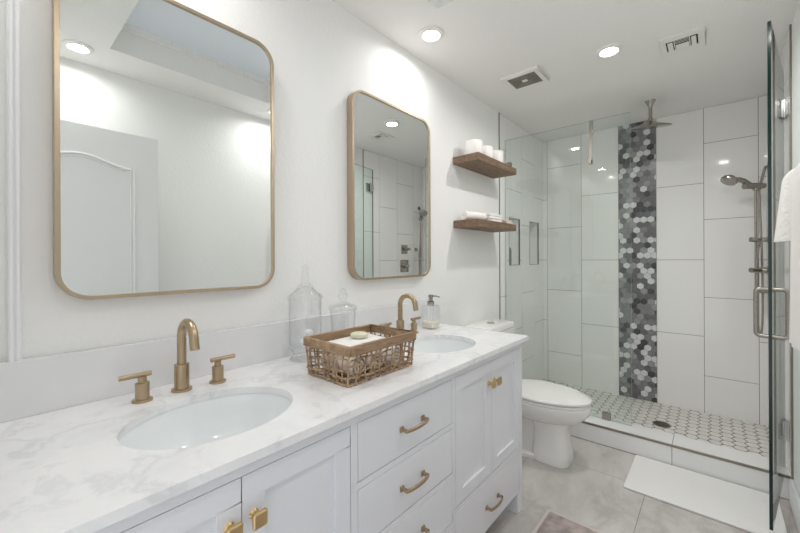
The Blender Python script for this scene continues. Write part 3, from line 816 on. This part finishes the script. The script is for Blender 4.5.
# hook hung over the panel
xh = .655
Hk = thing('glass_hook', 'brushed metal over-the-glass hook hanging on the fixed shower panel', 'hook', (xh, YG, 1.93))
zt_ = 2.2385
mb = MB(); hw = .011
path = [(YG+.0065, zt_-.07), (YG+.0065, zt_+.0005), (YG+.0085, zt_+.0025), (YG-.0085, zt_+.0025)]
mb.box(xh-hw, xh+hw, YG-.0095, YG+.0095, zt_+.0002, zt_+.0035)
mb.box(xh-hw, xh+hw, YG+.006, YG+.009, zt_-.10, zt_+.0035)
mb.box(xh-hw, xh+hw, YG-.009, YG-.006, zt_-.31, zt_+.0035)
mb.build('strap', 'nickel', Hk, bevel=.0008)
mb = MB(); mb.box(xh-hw, xh+hw, YG-.042, YG-.006, zt_-.313, zt_-.309); mb.box(xh-hw, xh+hw, YG-.045, YG-.041, zt_-.313, zt_-.272)
mb.build('hook', 'nickel', Hk, bevel=.001)

# swinging door, open towards the camera
E0, E1 = Vector((1.600, 2.825)), Vector((1.4945, 2.150))
DR = thing('shower_door', 'clear frameless glass shower door swung open towards the camera', 'shower door', (E0.x, E0.y, .135))
glass_slab(DR, E0, E1, .118, 2.24, .011, 'edge_green', 'e')
dd = (E1-E0).normalized(); dn = Vector((dd.y, -dd.x))       # dn points into the room (-x)
if dn.x > 0: dn = -dn
def hinge(z):
    mb = MB()
    X3, Y3 = Vector((dd.x, dd.y, 0)), Vector((dn.x, dn.y, 0))
    mat = Matrix(((X3.x, Y3.x, 0, E0.x), (X3.y, Y3.y, 0, E0.y), (0, 0, 1, z), (0, 0, 0, 1)))
    for s in (-1, 1): mb.box(.004, .058, *(sorted((s*.0058, s*.016))), -.045, .045, mat=mat)
    mb.box(-.012, .006, -.009, .009, -.030, .030, mat=mat)
    mb.box(W-.010, W-.0005, E0.y-.095, E0.y-.040, z-.045, z+.045); mb.box(W-.008, W-.0005, E0.y-.045, E0.y+.02, z-.022, z+.022)
    mb.lathe([(.006, -.045), (.006, .045)], (E0.x+.004, E0.y+.006, z), 14)
    mb.build('hinge', 'chrome', DR, bevel=.001)
hinge(2.04); hinge(.345)
hp = E0+(E1-E0)*(1-.062/(E1-E0).length)
mb = MB()
for s in (-1, 1):
    q = lambda o, z: (hp.x+dn.x*s*o, hp.y+dn.y*s*o, z)
    r_ = .016; zl, zh = .915, 1.118
    pts = [q(.0058, zh)]+[q(.048-r_+r_*math.sin(math.radians(a)), zh-r_+r_*math.cos(math.radians(a))) for a in range(0, 91, 15)]
    pts += [q(.048-r_+r_*math.cos(math.radians(a)), zl+r_-r_*math.sin(math.radians(a))) for a in range(0, 91, 15)]+[q(.0058, zl)]
    mb.tube(pts, .0092, 14)
    for z in (zl, zh):
        mb.tube([q(.0058, z), q(.009, z)], .0125, 16)
mb.build('handle', 'nickel', DR)

# ------------------------------------------------------------------ shower fittings
# rain head on a ceiling arm
x, y = .959, 3.305
t = thing('rain_shower_head', 'round brushed nickel rain shower head hanging from the shower ceiling', 'shower head', (x, y, 2.22))
MB().lathe([(.034, .0), (.033, -.004), (.026, -.014), (.014, -.040), (.0115, -.055), (.0115, -.13), (.018, -.135), (.018, -.155), (.012, -.16)], (x, y, H-.0004), 28).build('arm', 'nickel', t)
tilt = Matrix.Rotation(math.radians(4), 4, 'Y') @ Matrix.Rotation(math.radians(13), 4, 'X')
MB().lathe([(.014, .045), (.022, .038), (.045, .030), (.090, .016), (.128, .005), (.133, .0), (.131, -.005), (.120, -.007), (.02, -.008)], (x, y, 2.243), 48, mat=tilt).build('head', 'nickel', t)
# slide bar with holder, supply arm
bxx, byy = 1.545, 3.62
t = thing('shower_slide_bar', 'vertical brushed nickel slide bar with supply arm on the right shower wall', 'shower bar', (bxx, byy, .98))
MB().tube([(bxx, byy, .98), (bxx, byy, 1.775)], .0085, 14).build('bar', 'nickel', t)
mb = MB(); mb.tube([(bxx, byy, 1.01), (W-.001, byy, 1.01)], .009, 12); mb.lathe([(.022, 0), (.022, .012), (.014, .016)], (bxx-.012, byy, 1.01), 20, axis='x')
mb.lathe([(.024, -.008), (.020, .0)], (W-.0005-.0, byy, 1.01), 20, axis='x'); mb.build('lower_bracket', 'nickel', t)
mb = MB(); hd = Vector((-.62, -.62, 0)).normalized()
c = Vector((bxx, byy, 1.765))
mb.tube([c+Vector((.055, .055, .004))*.8, c+hd*.085], [.020, .023], 16); mb.lathe([(.017, -.03), (.017, .02)], c, 16)
mb.build('holder', 'nickel', t)
mb = MB(); pts = [(W-.001, 3.668, 1.905), (W-.015, 3.668, 1.903), (1.592, 3.665, 1.88), (1.584, 3.66, 1.84), (1.575, 3.65, 1.80), (1.570, 3.645, 1.772)]
mb.tube(pts, .0085, 12); mb.lathe([(.026, -.006), (.022, 0)], (W-.0005, 3.668, 1.905), 20, axis='x'); mb.build('supply_arm', 'nickel', t)
# hand shower
hx, hy, hz = 1.402, 3.488, 1.808
t = thing('hand_shower', 'brushed nickel hand shower resting in the slide bar holder', 'hand shower', (c.x, c.y, 1.74))
hv = Vector((-.66, -.62, .0)).normalized()
mb = MB(); p0 = c+Vector((.02, .02, -.026)); p1 = Vector((hx, hy, hz))
mb.tube([p0, p0.lerp(p1, .3)+Vector((0, 0, .012)), p0.lerp(p1, .55)+Vector((0, 0, .022)), p0.lerp(p1, .8)+Vector((0, 0, .02)), p1+Vector((0, 0, .006))], [.011, .013, .0145, .016, .022], 16)
mb.build('handle', 'nickel', t)
ax = Vector((-.42, -.40, -.81)).normalized(); q_ = Vector((0, 0, 1)).rotation_difference(ax).to_matrix().to_4x4()
MB().lathe([(.012, -.026), (.032, -.022), (.046, -.008), (.050, .006), (.047, .014), (.01, .016)], p1, 32, mat=q_).build('head', 'nickel', t)
MB().tube([p0.lerp(p1, .28)+Vector((0, 0, .026)), p0.lerp(p1, .5)+Vector((0, 0, .037)), p0.lerp(p1, .68)+Vector((0, 0, .038))], [.006, .008, .005], 10).build('grip_pad', 'rubber_dark', t)
# hose
hb = Vector((1.605, 3.596, 1.372))
pts = []
ctrl = [(1.563, 3.636, 1.735), (1.567, 3.637, 1.60), (1.574, 3.635, 1.35), (1.578, 3.622, 1.0), (1.574, 3.608, .78), (1.562, 3.600, .70), (1.552, 3.596, .78), (1.549, 3.590, 1.0), (1.550, 3.585, 1.25), (1.560, 3.587, 1.345), (1.582, 3.592, 1.373), (1.597, 3.596, 1.375)]
cv = [Vector(p) for p in ctrl]
for i in range(len(cv)-1):
    a, b_, c2, d_ = cv[max(0, i-1)], cv[i], cv[i+1], cv[min(len(cv)-1, i+2)]
    for k in range(8):
        u_ = k/8; pts.append(.5*((2*b_)+(c2-a)*u_+(2*a-5*b_+4*c2-d_)*u_*u_+(3*b_-a-3*c2+d_)*u_**3))
pts.append(cv[-1])
MB().tube(pts, .0068, 10).build('hose', 'nickel', t)
t = thing('wall_outlet', 'small round metal hose outlet on the right shower wall beside the slide bar', 'water outlet', (W, 3.596, 1.35))
MB().lathe([(.024, -.006), (.022, -.010), (.012, -.012), (.011, -.022)], (W-.0003, 3.596, 1.375), 20, axis='x').build('elbow', 'nickel', t)
# valves
def valve(y, z, s, label, long):
    t = thing('shower_valve', label, 'shower valve', (W, y, z), 'shower valves on the right wall')
    MB().loft([[(W-dx, p[0], p[1]) for p in rrect(y, z, s*k, s*k, .008, 4)] for dx, k in ((.0005, 1), (.006, 1), (.009, .94))]).build('plate', 'nickel', t)
    mb = MB().lathe([(s*.42, -.008), (s*.40, -.030), (s*.28, -.034), (s*.24, -.070), (s*.12, -.073)], (W, y, z), 24, axis='x')
    mb.tube([(W-.060, y, z), (W-.080, y-long*.5, z-.001), (W-.112, y-long, z+.002)], [.016, .013, .016], 12)
    mb.build('handle', 'nickel', t)
valve(3.375, 1.372, .055, 'small square shower valve with knob, upper of the two on the right wall', .03)
valve(3.375, 1.170, .075, 'large square shower valve with lever, lower of the two on the right wall', .075)
# drain
t = thing('shower_drain', 'round dark metal drain in the hexagon tiled shower floor', 'drain', (1.022, 3.287, ZS))
MB().lathe([(.054, 0), (.058, .001), (.058, .003), (.050, .0035)], (1.022, 3.287, ZS+.0003), 32).build('ring', 'nickel_trim', t)
mb = MB()
mb.lathe([(.046, 0), (.046, .001)], (1.022, 3.287, ZS+.0035), 28); mb.build('strainer', 'cavity_dark', t)
mb = MB()
for k in range(7):
    o = -.036+k*.012; l = math.sqrt(.045**2-o*o); mb.box(1.022-l, 1.022+l, 3.287+o-.002, 3.287+o+.002, ZS+.0045, ZS+.0062)
mb.build('grate', 'nickel_trim', t)
# bottle in the first niche
t = thing('shampoo_bottle', 'grey bottle standing in the shower niche nearest the glass panel', 'bottle', (-.04, 3.00, 1.2))
MB().lathe([(.026, 0), (.029, .004), (.029, .125), (.024, .145), (.012, .155), (.012, .160)], (-.04, 3.005, 1.2005), 24).build('body', 'bottle_grey', t)
MB().lathe([(.013, .160), (.013, .185), (.010, .187)], (-.04, 3.005, 1.2005), 20).build('cap', 'plastic_white', t)

# ------------------------------------------------------------------ towels on the right wall
bx, bz = 1.553, 1.545
t = thing('towel_bar', 'short metal towel bar on the right wall, hidden under the white towels', 'towel bar', (bx, 1.82, bz-.03))
MB().tube([(bx, 1.66, bz), (bx, 1.975, bz)], .008, 14).build('bar', 'nickel', t)
for yy in (1.668, 1.967):
    mb = MB().tube([(bx, yy, bz), (W+.006, yy, bz)], .0075, 12); mb.lathe([(.022, -.008), (.020, 0)], (W+.0065, yy, bz), 20, axis='x'); mb.build('post', 'nickel', t)
def hung(name, mat, y0, y1, front, back, th, zf, zbk, label, bulge, waves, seed, rtop):
    """cloth folded over the bar: cross-section in x-z, swept along y"""
    rg = random.Random(seed); ph = rg.uniform(0, 6); secs = []; n = 18
    ztop = bz+.0085
    for i in range(n+1):
        u_ = i/n; y = y0+(y1-y0)*u_
        wv = .004*math.sin(u_*waves*2*PI+ph)
        endk = 1-.25*max(0, abs(u_-.5)*2-.85)/.15
        pts = []
        def line(side, outer):
            q = []
            for k in range(9):
                v_ = k/8; zz = (zf if side < 0 else zbk)
                z = zz+(ztop-.02-zz)*v_
                off = (front*(1-.0*v_)+bulge*(1-v_)+wv*(1-v_) if side < 0 else back)
                o = off*endk if outer else max(.0092, off*endk-th)
                q.append((bx+side*o, y, z))
            return q
        fo = line(-1, True); bo = line(1, True); bi = line(1, False); fi = line(-1, False)
        def cap(a, b_, hgt, m_=7):
            out = []
            cxm, hw = (a[0]+b_[0])/2, (b_[0]-a[0])/2
            for k in range(1, m_):
                an = PI-PI*k/m_; out.append((cxm+hw*math.cos(an), y, a[2]+hgt*math.sin(an)))
            return out
        pts = fo+cap(fo[-1], bo[-1], rtop+.02)+list(reversed(bo))+bi+list(reversed(cap(fi[-1], bi[-1], .021)))+list(reversed(fi))
        secs.append(pts)
    return tag(MB().loft(secs).build(name, mat, angle=60), label, 'towel', 'white towels on the right wall')
hung('hand_towel', 'towel_pattern', 1.845, 1.958, .044, .038, .022, 1.312, 1.33, 'short white textured hand towel hanging beside the glass door', .018, 1.2, 3, .016)
hung('bath_towel', 'towel_white', 1.665, 1.835, .034, .036, .020, .962, 1.0, 'long white bath towel hanging nearest the camera at the right edge', .006, 1.6, 5, .020)
